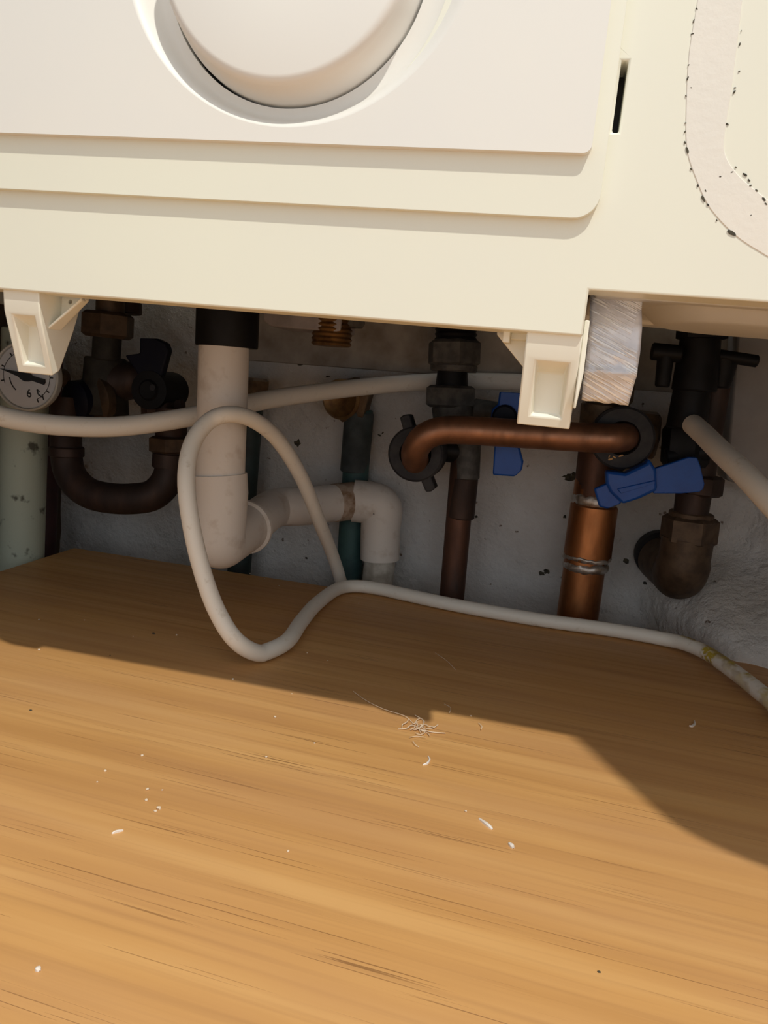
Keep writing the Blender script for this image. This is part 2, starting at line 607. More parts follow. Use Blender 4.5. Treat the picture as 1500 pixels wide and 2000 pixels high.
# dished recess: rings slide from the rim centre to the dial centre
bm = bmesh.new()
prev = None
for k, (y, r, w) in enumerate(((171.05, 40.8, 0), (171.0, 40.4, 0), (171.35, 39.4, .1), (172.2, 38.0, .25), (173.6, 36.6, .4), (175.0, 35.2, .6), (176.0, 33.6, .8), (176.5, 32.0, 1), (176.6, 30.3, 1), (179.5, 30.2, 1))):
    cx, cz = DO[0] + (DC[0] - DO[0]) * w, DO[1] + (DC[1] - DO[1]) * w
    ring = [bm.verts.new((cx + r * math.cos(2 * math.pi * i / 96), y, cz + r * math.sin(2 * math.pi * i / 96))) for i in range(96)]
    if prev:
        for i in range(96):
            bm.faces.new((prev[i], prev[(i + 1) % 96], ring[(i + 1) % 96], ring[i]))
    prev = ring
obj('dial_recess', bm, MAT['panel'], front, smooth=60)
bm = bmesh.new()
lathe(bm, Vector((DC[0], 182, DC[1])), Vector((0, -1, 0)), [(0, 29.7), (6, 29.65), (9, 29.1), (12.6, 28.3), (13.7, 27.9), (14.3, 27.2), (14.5, 26.4), (14.5, 10), (14.5, 0)], 128)
obj('dial', bm, MAT['panel'], boiler, smooth=50)

# repainted ring at the right, chipped along both edges
def curve2(pts, n=6):
    return [(p.x, p.z) for p in smooth_path([W(x, y, 175) for x, y in pts], n)]
outer = [(1364, -60), (1362, 0), (1346, 100), (1340, 200), (1341, 290), (1360, 352), (1385, 405), (1430, 455), (1480, 490), (1540, 520), (1700, 575)]
inner = [(1456, -60), (1450, 0), (1438, 100), (1428, 180), (1417, 250), (1416, 300), (1440, 340), (1480, 375), (1540, 415), (1700, 480)]
co, ci = curve2(outer), curve2(inner)
co.append((140, co[-1][1]))
ci.append((140, ci[-1][1]))
bm = bmesh.new()
plate(bm, [(co[0][0], 410)] + co + ci[::-1] + [(ci[0][0], 410)], 174.84, 175.5)
ring = obj('raised_ring', bm, MAT['repaint'], boiler, bevel=.14, segs=3, label='off-white touched-up ring with chipped edges')
def chip(bm, px, py, s, turn, asp=.35):
    p = W(px, py, 174.8)
    pts = []
    for k in range(7):
        a = 2 * math.pi * k / 7
        r = s * random.uniform(.6, 1.0)
        dx, dz = r * math.cos(a), r * asp * math.sin(a)
        pts.append((p.x + dx * math.cos(turn) - dz * math.sin(turn), p.z + dx * math.sin(turn) + dz * math.cos(turn)))
    plate(bm, pts, 174.78, 175.05)
for px, py, s, t in ((1343, 294, .85, -1.1), (1373, 387, .85, -1.0), (1429, 455, 1.25, -.55), (1455, 341, .6, -.5), (1492, 389, .7, -.8)):
    bm = bmesh.new()
    chip(bm, px, py, s, t)
    obj('paint_chip', bm, MAT['chip'], ring, label='bare dark chip')
bm = bmesh.new()
for px, py, s, t in ((1355, 40, .4, 1.5), (1352, 66, .35, .3), (1361, 17, .3, -.8), (1345, 127, .28, .9), (1343, 153, .45, 1.4), (1350, 171, .2, -.6), (1340, 187, .28, -1), (1339, 240, .22, 0), (1338, 257, .3, 1.2), (1338, 278, .35, -1.1),
                     (1350, 330, .3, -.9), (1363, 362, .4, -.9), (1378, 372, .3, -.8), (1383, 400, .4, -.8), (1445, 86, .4, 1.4), (1444, 139, .25, .2), (1434, 180, .45, 1.1), (1436, 171, .25, .1), (1420, 242, .42, -.5), (1407, 345, .3, 0), (1430, 336, .3, .4), (1437, 326, .3, -.4),
                     (1463, 352, .45, -.8), (1466, 362, .35, .5), (1478, 372, .4, -.7), (1496, 398, .4, -.7), (1448, 60, .2, 1.3), (1415, 480, .01, 0), (1400, 430, .25, -.8), (1467, 420, .2, .3)):
    if s > .05:
        chip(bm, px, py, s, t, .45)
o = obj('paint_speck', bm, MAT['chip'], ring)
o['kind'] = 'stuff'

# base pan under the right-hand side, with a pressed oval
bm = box(bmesh.new(), (6.4, 190.5, 24.6), (186, 248, 28))
box(bm, (6.4, 184.6, 23.3), (186, 189.5, 28))
box(bm, (6.4, 240, 23.4), (186, 248.5, 28))
obj('base_pan', bm, MAT['pan'], boiler, bevel=.8)
bm = bmesh.new()
N = 40
cx0, cx1, cy, rr = 41, 150, 215.5, 20
outl = [(cx0 + rr * math.cos(R(90 + 180 * k / N)), cy + rr * math.sin(R(90 + 180 * k / N))) for k in range(N + 1)] + [(cx1 + rr * math.cos(R(-90 + 180 * k / N)), cy + rr * math.sin(R(-90 + 180 * k / N))) for k in range(N + 1)]
rings = []
mx = (cx0 + cx1) / 2
for off, z in ((1.6, 24.7), (0, 23.6), (-2.6, 21.4), (-5.5, 21.0)):
    ringv = []
    for x, y in outl:
        bx = min(max(x, cx0), cx1)
        d = Vector((x - bx, y - cy, 0)).normalized()
        ringv.append(bm.verts.new((x + d.x * off, y + d.y * off, z)))
    rings.append(ringv)
for A, B in zip(rings, rings[1:]):
    for k in range(len(A)):
        bm.faces.new((A[k], A[(k + 1) % len(A)], B[(k + 1) % len(A)], B[k]))
bm.faces.new(rings[-1])
obj('pressed_oval', bm, MAT['pan'], boiler, smooth=60)

# hinge brackets for the missing flap
def bracket(xa, xb, side):
    """side -1: gusset at the left of the body, +1: at its right"""
    bm = bmesh.new()
    A, B, C, D, E, Fp = (176.0, 14.2), (176.6, 8.6), (182.3, -7.0), (185.4, -5.6), (191.0, 5.0), (195.0, 14.2)
    prof = [A, B, C, D, E, Fp]
    L = [bm.verts.new((xa, y, z)) for y, z in prof]
    Rr = [bm.verts.new((xb, y, z)) for y, z in prof]
    bm.faces.new(L)
    bm.faces.new(Rr)
    for k in range(6):
        k2 = (k + 1) % 6
        if k != 1:
            bm.faces.new((L[k], L[k2], Rr[k2], Rr[k]))
    # sloping front with a tapered pocket
    def on(u, v):                          # v 0 at B, 1 at C
        return Vector((xa + (xb - xa) * u, B[0] + (C[0] - B[0]) * v, B[1] + (C[1] - B[1]) * v))
    o4 = [L[1], L[2], Rr[2], Rr[1]]
    i4 = [bm.verts.new(on(u, v)) for u, v in ((.23, .05), (.23, .85), (.83, .85), (.83, .05))]
    f4 = []
    for (u, v), d in zip(((.27, .20), (.30, .80), (.76, .80), (.78, .20)), (5.2, 1.6, 1.6, 5.2)):
        f4.append(bm.verts.new(on(u, v) + Vector((0, d, 0))))
    for k in range(4):
        k2 = (k + 1) % 4
        bm.faces.new((o4[k], o4[k2], i4[k2], i4[k]))
        bm.faces.new((i4[k], i4[k2], f4[k2], f4[k]))
    bm.faces.new(f4)
    br = obj('hinge_bracket', bm, MAT['bracket'], boiler, bevel=.35)
    bm = bmesh.new()
    xs = xa if side < 0 else xb
    tri = [(xs, 6.0), (xs, 14.4), (xs + side * 7.2, 14.4), (xs + side * 7.2, 13.2)]
    hole = circle(xs + side * 2.6, 12.6, .55, 14)
    plate(bm, tri, 185.2, 186.8, [hole] if side > 0 else [])
    if side < 0:                           # two small clips under the gusset
        box(bm, (xs - 5.4, 180, 11.2), (xs - 3.8, 185.3, 14.3))
        box(bm, (xs - 3.8, 183, 12.2), (xs, 185.3, 14.3))
    else:                                  # shelf along the slanting edge
        v = [bm.verts.new(p) for p in ((xs, 180, 4.9), (xs, 185.4, 4.9), (xs + 7.2, 185.4, 13.0), (xs + 7.2, 183.5, 13.0), (xs, 180, 5.7), (xs, 185.4, 5.7), (xs + 7.0, 185.4, 13.8), (xs + 7.0, 183.5, 13.8))]
        for f in ((0, 1, 2, 3), (4, 5, 6, 7), (0, 1, 5, 4), (1, 2, 6, 5), (2, 3, 7, 6), (3, 0, 4, 7)):
            bm.faces.new([v[i] for i in f])
    obj('gusset', bm, MAT['bracket'], br, bevel=.25)
    return br
bracket(-139.4, -129.0, 1)
br = bracket(-7.2, 4.9, -1)
bm = bmesh.new()
plate(bm, [(4.95, -2.0), (4.95, 17.3), (6.0, 17.3), (6.2, 6.0), (5.5, -2.0)], 177.5, 190)
obj('cheek', bm, MAT['bracket'], br, bevel=.3)

# ---------------------------------------------------------------- foil strip by the notch
bm = bmesh.new()
left = [(1156, 560), (1152, 590), (1151, 640), (1146, 690), (1141, 728), (1136, 781)]
right = [(1256, 572), (1253, 604), (1254, 640), (1250, 690), (1243, 734), (1227, 792)]
ydep = [190, 188.5, 187, 186.5, 186.8, 189.5]
rows = []
for i in range(5):
    for k in range(6 if i < 4 else 7):
        t = k / 6
        lp = W(*[left[i][j] + (left[i + 1][j] - left[i][j]) * t for j in (0, 1)], ydep[i] + (ydep[i + 1] - ydep[i]) * t)
        rp = W(*[right[i][j] + (right[i + 1][j] - right[i][j]) * t for j in (0, 1)], ydep[i] + (ydep[i + 1] - ydep[i]) * t)
        row = []
        for m in range(13):
            u = m / 12
            p = lp.lerp(rp, u)
            s = noise.noise(Vector((p.x * .5, p.z * .9, 3))) * .22 + noise.noise(Vector((p.x * 1.1 + p.z * .8, p.z * 2.4, 8))) * (.11 if i == 4 else .04)
            mid = -.55 * (1 - abs(u - .5) * 2) ** 2 if i >= 3 else -.25 * (1 - abs(u - .5) * 2)
            row.append(bm.verts.new(p + Vector((0, s + mid - (.9 if (i == 3 and k == 5) or (i == 4 and k == 0) else 0), (noise.noise(Vector((u * 5, 1, 1))) * .5 if i == 4 and k == 6 else 0)))))
        rows.append(row)
for A, B in zip(rows, rows[1:]):
    for m in range(12):
        bm.faces.new((A[m], A[m + 1], B[m + 1], B[m]))
foil = obj('foil_strip', bm, MAT['foil'], smooth=60)
tag(foil, 'crinkled silver foil strip hanging in the notch of the boiler casing', 'foil strip')
so = foil.modifiers.new('gauge', 'SOLIDIFY')
so.thickness = .12 * S

# ---------------------------------------------------------------- white condensate pipe
YC = 289.0
cond = thing('condensate_pipe', W(430, 1060, YC), 'thick white plastic waste pipe with two elbows and black rubber sleeve', 'pipe')
top0, top1 = W(447, 560, YC), W(443, 678, YC)
bm = bmesh.new()
lathe(bm, top1, top0 - top1, [(0, rad(100, top1)), (0, rad(119, top1)), (.8, rad(121, top1)), ((top0 - top1).length, rad(121, top1))], 40)
obj('rubber_sleeve', bm, MAT['black'], cond, label='black rubber sleeve')
pA, pB = W(440, 600, YC), W(430, 932, YC)
obj('pipe', cyl(pA, pB, 9.9, chamfer=.3, seg=48), MAT['white_pipe'], cond)
P1 = W(426, 1064, YC)
P2 = W(532, 996, 352)
P3 = W(690, 978, 388)
P4 = W(748, 984, 391)
d12 = (P2 - P1).normalized()
dn = Vector((0, 0, -1))
rs = 10.9
path = [W(430, 926, YC)] + [P1 + Vector((0, 0, 1)) * t for t in (22, 12, 4)]
for k in range(1, 8):
    a = k / 8 * math.pi / 2
    c = P1 + Vector((0, 0, 1)) * 4 + d12 * 4
    path.append(c - d12 * 4 * math.cos(a) - Vector((0, 0, 1)) * 4 * math.sin(a))
path += [P1 + d12 * 4, P1 + d12 * 14, P1 + d12 * 30]
el = obj('elbow', tube(bmesh.new(), path, rs, 40), MAT['white_pipe'], cond, smooth=50)
bm = bmesh.new()
lathe(bm, P1 + d12 * 28, d12, [(0, rs), (.5, rs + 1.4), (2.4, rs + 1.5), (3.0, rs + .4), (3.0, 9)], 40)
obj('socket_rim', bm, MAT['white_pipe'], el)
path = smooth_path([P1 + d12 * 29, P1 + d12 * 42, P2 + d12 * 4, P2.lerp(P3, .35), P2.lerp(P3, .7), P3], 6)
obj('branch_pipe', tube(bmesh.new(), path, 9.6, 32), MAT['white_pipe'], cond, smooth=60)
d23 = (P3 - P2).normalized()
g0 = P3 - d23 * 12
obj('glue_ring', cyl(g0, g0 + d23 * 12.5, 9.95, chamfer=.1), MAT['glue'], cond, label='brown glue stain')
c2 = P4
d34 = (P4 - P3).normalized()
path = [P3, P3.lerp(P4, .5)]
for k in range(0, 9):
    a = k / 8 * math.pi / 2
    cc = P4 - d34 * 4.5 + dn * 4.5
    path.append(cc + d34 * 4.5 * math.sin(a) - dn * 4.5 * math.cos(a))
path += [P4 + dn * 14, W(742, 1092, 391)]
obj('elbow', tube(bmesh.new(), path, [11.2] * 2 + [10.8] * 9 + [10.5, 10.4], 36), MAT['white_pipe'], cond, smooth=50)
e0 = W(742, 1088, 391)
obj('down_pipe', cyl(e0, e0 + Vector((0, 0, -60)), 8.3, seg=36), MAT['dirty_pipe'], cond, label='grubby lower pipe')

# ---------------------------------------------------------------- copper filling loop
loop = thing('filling_loop', W(1000, 845, 346), 'bright bent copper tube with black winged nuts crossing below the boiler', 'pipe')
pts = [(1222, 852, 376), (1222, 853, 360), (1210, 855, 350), (1180, 856, 346), (1100, 852, 345), (1000, 846, 345), (900, 840, 345), (858, 842, 345), (828, 855, 345.5), (811, 880, 349), (812, 901, 358), (818, 902, 376)]
obj('bent_tube', tube(bmesh.new(), smooth_path([W(*p) for p in pts], 10), 6.35, 28), MAT['copper'], loop, smooth=60)
def wing_nut(px, py, Y, R0, depth, ears, parent, mat):
    c = W(px, py, Y)
    bm = bmesh.new()
    lathe(bm, c, Vector((0, 1, 0)), [(2.5, 7.2), (0, 7.6), (0, R0 - 1.0), (.9, R0), (depth * .6, R0), (depth, R0 * .82), (depth, 7.0)], 48, close=False)
    nut = obj('winged_nut', bm, mat, parent)
    for a in ears:
        d = Vector((math.cos(a), 0, math.sin(a)))
        n = Vector((-math.sin(a), 0, math.cos(a)))
        bm = bmesh.new()
        v = []
        for y in (.6, 9.5):
            for s, t in ((R0 - 2.5, -2.6), (R0 + 5.2, -2.5), (R0 + 6.0, 0), (R0 + 5.2, 2.5), (R0 - 2.5, 2.6)):
                v.append(bm.verts.new(c + d * s + n * t + Vector((0, y, 0))))
        bm.faces.new(v[:5])
        bm.faces.new(v[5:])
        for k in range(5):
            bm.faces.new((v[k], v[(k + 1) % 5], v[5 + (k + 1) % 5], v[5 + k]))
        obj('wing', bm, mat, nut, bevel=.6)
    return nut
wing_nut(811, 887, 354, 13.2, 25, (R(112), R(-61)), loop, MAT['greyblack'])
nut2 = wing_nut(1216, 856, 352, 13.9, 16, (), loop, MAT['greyblack'])
bm = bmesh.new()
for px, py, s, t in ((1192, 897, 1.6, .4), (1200, 893, 1.3, -.5), (1213, 890, 1.4, .5), (1190, 892, .9, 1.2)):
    p = W(px, py, 351.7)
    pts = []
    for k in range(8):
        a = 2 * math.pi * k / 8
        r = s * random.uniform(.6, 1)
        dx, dz = r * math.cos(a), r * .35 * math.sin(a)
        pts.append((p.x + dx * math.cos(t) - dz * math.sin(t), p.z + dx * math.sin(t) + dz * math.cos(t)))
    plate(bm, pts, 351.6, 352.2)
obj('brass_scuff', bm, MAT['brass'], nut2, label='pale scuffed marking')

# ---------------------------------------------------------------- thin pipe with grey valve (left of the pair)
YP = 382.0
pipe15 = thing('isolating_valve_pipe', W(883, 1165, YP), 'slim dark copper pipe with grey union valve and blue lever, behind bright tube', 'pipe')
a0, a1 = W(909, 860, YP), W(882, 1170, YP)
obj('pipe', cyl(a0, a1 + (a1 - a0) * 1.9, rad(48.5, a1), seg=36), MAT['copper_dark'], pipe15)
obj('pipe_sleeve', cylpx((914, 815), (909, 935), YP, 55), MAT['grimy'], pipe15)
obj('coupling', cylpx((907, 932), (899, 1012), YP, 54.5), MAT['copper_black'], pipe15)
obj('threaded_stub', threadpx((893, 600), (890, 668), YP, 84, 7), MAT['black'], pipe15)
obj('union_nut', hexpx((888, 664), (886, 716), YP, 103, .2), MAT['grimy'], pipe15)
obj('union_collar', cylpx((887, 712), (886, 726), YP, 92), MAT['grimy'], pipe15)
obj('tailpiece', cylpx((884, 720), (882, 758), YP, 58, 64), MAT['black'], pipe15)
obj('valve_nut', hexpx((880, 753), (878, 796), YP, 103, .35), MAT['grimy'], pipe15)
obj('valve_body', cylpx((884, 790), (893, 860), YP, 84, 80), MAT['grimy'], pipe15)
obj('side_boss', cylpx((925, 800), (985, 806), YP, 44, 38), MAT['grimy'], pipe15)
pb = W(836, 876, 378)
obj('loop_port', cyl(pb, Vector((a0.x, 382, pb.z)), 6.0), MAT['black'], pipe15)
h = obj('lever_handle', platepx([(975, 765), (1018, 768), (1023, 780), (1014, 800), (1013, 868), (1022, 902), (1019, 919), (1005, 931), (962, 928), (966, 862), (958, 825), (960, 800), (972, 790)], 364, 4.5), MAT['blue'], pipe15, bevel=.8, label='flat blue plastic lever')
obj('lever_hub', cylpx((985, 814), (985, 814), 362, 46, chamfer=.8) if False else lathe(bmesh.new(), W(985, 815, 361), Vector((0, 1, 0)), [(0, 4.8), (.8, 5.8), (20, 5.8)], 24), MAT['navy'], h)

# ---------------------------------------------------------------- thick copper pipe with butterfly handle
YQ = 381.0
pipe22 = thing('copper_riser', W(1128, 1210, YQ), 'thick orange copper pipe with silver solder joints and blue butterfly handle', 'pipe')
b0, b1 = W(1166, 930, YQ), W(1127, 1210, YQ)
obj('pipe', cyl(b0, b1 + (b1 - b0) * 1.9, rad(79, b1), seg=40), MAT['copper_pipe'], pipe22)
obj('coupling', cylpx((1161, 985), (1146, 1092), YQ, 91, seg=40, chamfer=.8), MAT['copper_pipe'], pipe22)
obj('upper_sleeve', cylpx((1172, 880), (1162, 972), YQ, 83, seg=40), MAT['copper_dark'], pipe22)
def solder(a, b, w):
    bm = bmesh.new()
    p0, p1 = W(*a, YQ), W(*b, YQ)
    r = rad(w, p0)
    L = (p1 - p0).length
    lathe(bm, p0, p1 - p0, [(0, r * .9), (L * .2, r), (L * .5, r * 1.03), (L * .8, r), (L, r * .9)], 40)
    for v in bm.verts:
        v.co += Vector((0, 0, noise.noise(v.co * .35) * 1.3))
    obj('solder_joint', bm, MAT['solder'], pipe22, smooth=60, label='silver solder ring')
solder((1163, 962), (1160, 988), 86)
solder((1146, 1082), (1145, 1092), 93)
solder((1145, 1097), (1143, 1113), 87)
obj('valve_body', cylpx((1184, 790), (1171, 885), YQ, 96, 88), MAT['brassdark'], pipe22)
obj('valve_hexagon', hexpx((1240, 846), (1284, 851), 388, 95, .1), MAT['brassdark'], pipe22)
obj('loop_port', cyl(W(1205, 850, 366), W(1190, 838, 384), 10.5), MAT['brassdark'], pipe22)
obj('top_union', hexpx((1196, 700), (1186, 792), YQ, 96, .4), MAT['brassdark'], pipe22)
obj('rising_tail', cylpx((1204, 600), (1195, 704), YQ, 70), MAT['brassdark'], pipe22)
hub = platepx([(1183, 920), (1200, 922), (1222, 925), (1262, 906), (1268, 896), (1282, 918), (1284, 958), (1250, 974), (1216, 985), (1192, 962), (1184, 945)], 344, 10)
hd = obj('butterfly_handle', hub, MAT['blue'], pipe22, bevel=1.2, label='blue plastic butterfly handle')
obj('wing', platepx([(1270, 918), (1300, 908), (1344, 893), (1362, 894), (1368, 910), (1376, 945), (1374, 955), (1366, 961), (1330, 964), (1276, 964)], 347, 4), MAT['blue'], hd, bevel=.8)
obj('wing', platepx([(1160, 955), (1188, 943), (1200, 962), (1218, 976), (1212, 984), (1186, 994), (1170, 990)], 346, 4), MAT['blue'], hd, bevel=.8)
obj('rib', platepx([(1205, 955), (1280, 938), (1281, 944), (1212, 964)], 343.2, 2), MAT['blue'], hd, bevel=.4)
obj('handle_spindle', lathe(bmesh.new(), W(1232, 935, 353), W(1190, 925, 381) - W(1232, 935, 353), [(0, 5), (30, 5)], 20), MAT['brassdark'], pipe22)

# ---------------------------------------------------------------- black valve and elbow at the right
YV = 366.0
pv = thing('black_valve_pipe', W(1340, 1110, 380), 'dark pipe with black valve ending in a brass elbow into the wall', 'pipe')
c0, c1 = W(1408, 690, YV + 6), W(1353, 1016, YV + 6)
obj('pipe', cyl(c0, c1, rad(56, c0)), MAT['copper_black'], pv)
obj('top_flange', hexpx((1372, 640), (1370, 664), YV - 14, 92, .2), MAT['black'], pv)
obj('top_stub', cylpx((1374, 585), (1372, 645), YV - 14, 66), MAT['copper_black'], pv)
obj('valve_body', cylpx((1369, 655), (1355, 764), YV - 14, 76, 84), MAT['black'], pv)
obj('lower_body', cylpx((1352, 758), (1340, 838), YV - 8, 70, 76), MAT['black'], pv)
obj('clamp_nut', hexpx((1342, 830), (1336, 912), YV + 2, 88, .3), MAT['black'], pv)
obj('clamp_foot', cylpx((1300, 893), (1385, 880), YV - 2, 38), MAT['black'], pv)
kn = obj('knob', cylpx((1272, 686), (1332, 692), YV - 20, 34), MAT['black'], pv)
obj('knob_stem', cylpx((1301, 690), (1293, 756), YV - 20, 32, 28), MAT['black'], kn)
obj('lever_arm', cylpx((1390, 692), (1481, 706), YV - 12, 24), MAT['black'], pv)
obj('lever_root', cylpx((1412, 700), (1405, 758), YV - 8, 58, 40), MAT['black'], pv)
obj('pipe_nut', hexpx((1373, 928), (1367, 968), YV + 6, 78, .2), MAT['copper_black'], pv)
obj('sleeve', cylpx((1353, 960), (1346, 1016), YV + 6, 62), MAT['copper_black'], pv)
en = obj('compression_nut', hexpx((1350, 1008), (1343, 1062), YV + 8, 103, .25), MAT['brown_brass'], pv)
obj('nut_collar', cylpx((1349, 1012), (1351, 1000), YV + 8, 84), MAT['brown_brass'], pv)
k0 = W(1343, 1052, YV + 8)
k1 = W(1334, 1104, YV + 8)
path = [k0, k0.lerp(k1, .5)]
for k in range(0, 9):
    a = k / 8 * math.pi / 2
    path.append(k1 + Vector((0, 0, 3)) + Vector((0, 9, 0)) * (1 - math.cos(a)) + Vector((0, 0, -9)) * math.sin(a))
kk = path[-1]
path += [kk + Vector((-2, 8, 1)), kk + Vector((-6, WALL_Y - kk.y - 6, 2))]
obj('elbow', tube(bmesh.new(), path, [11.6] * 3 + [12.2] * 8 + [12.0, 11.4], 36), MAT['brown_brass'], pv, smooth=60)
fl = W(1289, 1084, 406)
obj('hole_shadow_ring', lathe(bmesh.new(), fl + Vector((0, -3.2, 0)), Vector((0, 1, 0)), [(0, 10), (0, 12.4), (3.0, 12.6), (6.5, 12.6)], 32), MAT['black'], pv)  # black ring standing in for the dark hole and its shadow

# ---------------------------------------------------------------- brass valve and return bend at the left
YL = 345.0
lv = thing('lever_valve_pipe', W(225, 985, 335), 'dark brass lever valve with U-shaped copper bend, left behind drooping flex', 'pipe')
obj('boiler_stub', cylpx((216, 560), (215, 616), YL, 54), MAT['brown_brass'], lv)
obj('stub_collar', cylpx((246, 590), (246, 614), YL + 16, 60), MAT['copper_black'], lv)
obj('union_nut', hexpx((212, 610), (210, 660), YL, 96, .25), MAT['brown_brass'], lv)
obj('tailpiece', cylpx((210, 655), (207, 704), YL, 54), MAT['valve_black'], lv)
obj('valve_body', cylpx((206, 698), (204, 810), YL + 4, 78, 92), MAT['valve_black'], lv)
obj('valve_cheek', cylpx((205, 745), (292, 742), YL + 6, 92, 60), MAT['copper_black'], lv)
obj('end_cap', lathe(bmesh.new(), W(140, 785, YL - 8), W(205, 780, YL + 10) - W(140, 785, YL - 8), [(0, rad(60, W(140, 785, YL))), (1.5, rad(80, W(140, 785, YL))), (17, rad(84, W(140, 785, YL)))], 32), MAT['navy'], lv)
obj('cap_ring', lathe(bmesh.new(), W(178, 782, YL - 4), W(205, 780, YL + 10) - W(140, 785, YL - 8), [(0, 10), (.8, 12.5), (5, 12.6), (6, 11)], 32), MAT['brown_brass'], lv)
hl = obj('lever_handle', platepx([(272, 660), (306, 661), (324, 670), (329, 684), (322, 710), (312, 745), (300, 760), (280, 760), (266, 728), (243, 694), (272, 690)], YL - 14, 4.5), MAT['navy'], lv, bevel=.8, label='dark blue lever handle')
obj('lever_hub', lathe(bmesh.new(), W(288, 762, YL - 16), Vector((0, 1, 0)), [(0, 4), (1, 5), (1.2, 9), (24, 9)], 24), MAT['black'], hl)
obj('hub_screw', lathe(bmesh.new(), W(297, 757, YL - 17.5), Vector((0, 1, 0)), [(0, 0), (.2, 1.5), (3, 1.6)], 12), MAT['greyblack'], hl)
up = [(334, 800, 338), (334, 900, 336), (326, 938, 334), (300, 966, 332), (262, 974, 331), (215, 973, 331), (172, 962, 332), (142, 934, 334), (130, 890, 336), (129, 780, 340)]
obj('return_bend', tube(bmesh.new(), smooth_path([W(*p) for p in up], 8), rad(60, W(200, 970, 331)), 32), MAT['copper_black'], lv, smooth=60)
obj('bend_nut', hexpx((334, 852), (334, 884), 336, 82, .3), MAT['brown_brass'], lv)
obj('bend_olive', cylpx((333, 884), (331, 914), 336, 68), MAT['copper_black'], lv)
obj('bend_solder', cylpx((130, 872), (130, 892), 336, 66), MAT['copper_black'], lv)
obj('joining_pipe', cylpx((300, 800), (338, 800), 340, 60), MAT['copper_black'], lv)
obj('back_nut', hexpx((318, 775), (322, 835), 346, 84, .3), MAT['copper_black'], lv)

# ---------------------------------------------------------------- pressure gauge
YG = 316.0
gc = W(52, 735, YG)
gauge = thing('pressure_gauge', gc, 'round white pressure gauge with dark needle below left bracket', 'gauge')
gr = rad(137, gc)
ax = Vector((.10, -1, .0)).normalized()
bm = bmesh.new()
lathe(bm, gc - ax * 4, ax, [(0, gr * .8), (1, gr * .98), (3.5, gr), (5, gr * .985), (5.5, gr * .95), (5.2, gr * .92), (3.0, gr * .9)], 64)
obj('housing', bm, MAT['gauge_rim'], gauge)
gu = Vector((0, 0, 1)).cross(ax).normalized() * -1
gu = Vector((1, 0, 0)) - ax * ax.x
gu.normalize()
gv = ax.cross(gu) * -1
if gv.z < 0:
    gv = -gv
obj('dial_face', lathe(bmesh.new(), gc - ax * .8, ax, [(0, 0), (0, gr * .9), (.7, gr * .9), (.7, 0)], 64, close=False), MAT['gauge_white'], gauge)
def dial_poly(name, pts, h0, h1, m, parent):
    bm = bmesh.new()
    A = [bm.verts.new(gc + gu * x * gr + gv * y * gr + ax * h0) for x, y in pts]
    B = [bm.verts.new(gc + gu * x * gr + gv * y * gr + ax * h1) for x, y in pts]
    bm.faces.new(A)
    bm.faces.new(B)
    n = len(pts)
    for k in range(n):
        bm.faces.new((A[k], A[(k + 1) % n], B[(k + 1) % n], B[k]))
    return obj(name, bm, m, parent)
na = R(-11)
def rot(x, y, a=na):
    return (x * math.cos(a) - y * math.sin(a), x * math.sin(a) + y * math.cos(a))
needle = [rot(*p) for p in ((-.80, 0), (-.2, .07), (-.12, .12), (0, .15), (.12, .12), (.2, .07), (.58, .08), (.6, 0), (.58, -.08), (.2, -.07), (.12, -.12), (0, -.15), (-.12, -.12), (-.2, -.07))]
dial_poly('needle', needle, .5, 1.2, MAT['ink'], gauge)
bm = bmesh.new()
def mark(x0, y0, x1, y1, w=.018):
    d = Vector((x1 - x0, y1 - y0, 0)).normalized()
    n = Vector((-d.y, d.x, 0)) * w
    q = [(x0 + n.x, y0 + n.y), (x1 + n.x, y1 + n.y), (x1 - n.x, y1 - n.y), (x0 - n.x, y0 - n.y)]
    bm.faces.new([bm.verts.new(gc + gu * x * gr + gv * y * gr + ax * .05) for x, y in q])
for k in range(34):                                     # scale arc and ticks
    a0_, a1_ = R(-62 + k * 8), R(-62 + (k + 1) * 8)
    if k % 4 == 0:
        mark(.70 * math.cos(a0_), .70 * math.sin(a0_), .80 * math.cos(a0_), .80 * math.sin(a0_), .02)
    if k < 33:
        mark(.70 * math.cos(a0_), .70 * math.sin(a0_), .70 * math.cos(a1_), .70 * math.sin(a1_), .010)
for k in range(5):                                      # inner arc at the left
    a0_, a1_ = R(188 + k * 9), R(188 + (k + 1) * 9)
    mark(.52 * math.cos(a0_), .52 * math.sin(a0_), .52 * math.cos(a1_), .52 * math.sin(a1_), .018)
for seg in ((.10, -.36, .05, -.42), (.05, -.42, .03, -.52), (.03, -.52, .08, -.58), (.08, -.58, .14, -.55), (.14, -.55, .13, -.47), (.13, -.47, .05, -.47),        # 6
            (.32, -.34, .40, -.40), (.32, -.34, .36, -.48), (.36, -.48, .50, -.55), (.48, -.47, .53, -.62)):                                              # 4
    mark(*seg, .020)
obj('dial_scale', bm, MAT['ink'], gauge)
obj('lens', lathe(bmesh.new(), gc + ax * .9, ax, [(0, 0), (0, gr * .915), (.4, gr * .915), (.4, 0)], 48, close=False), MAT['glass'], gauge)
obj('stem', cyl(gc - ax * 4, gc - ax * 26 + Vector((4, 0, 0)), 4.5), MAT['brassdark'], gauge)

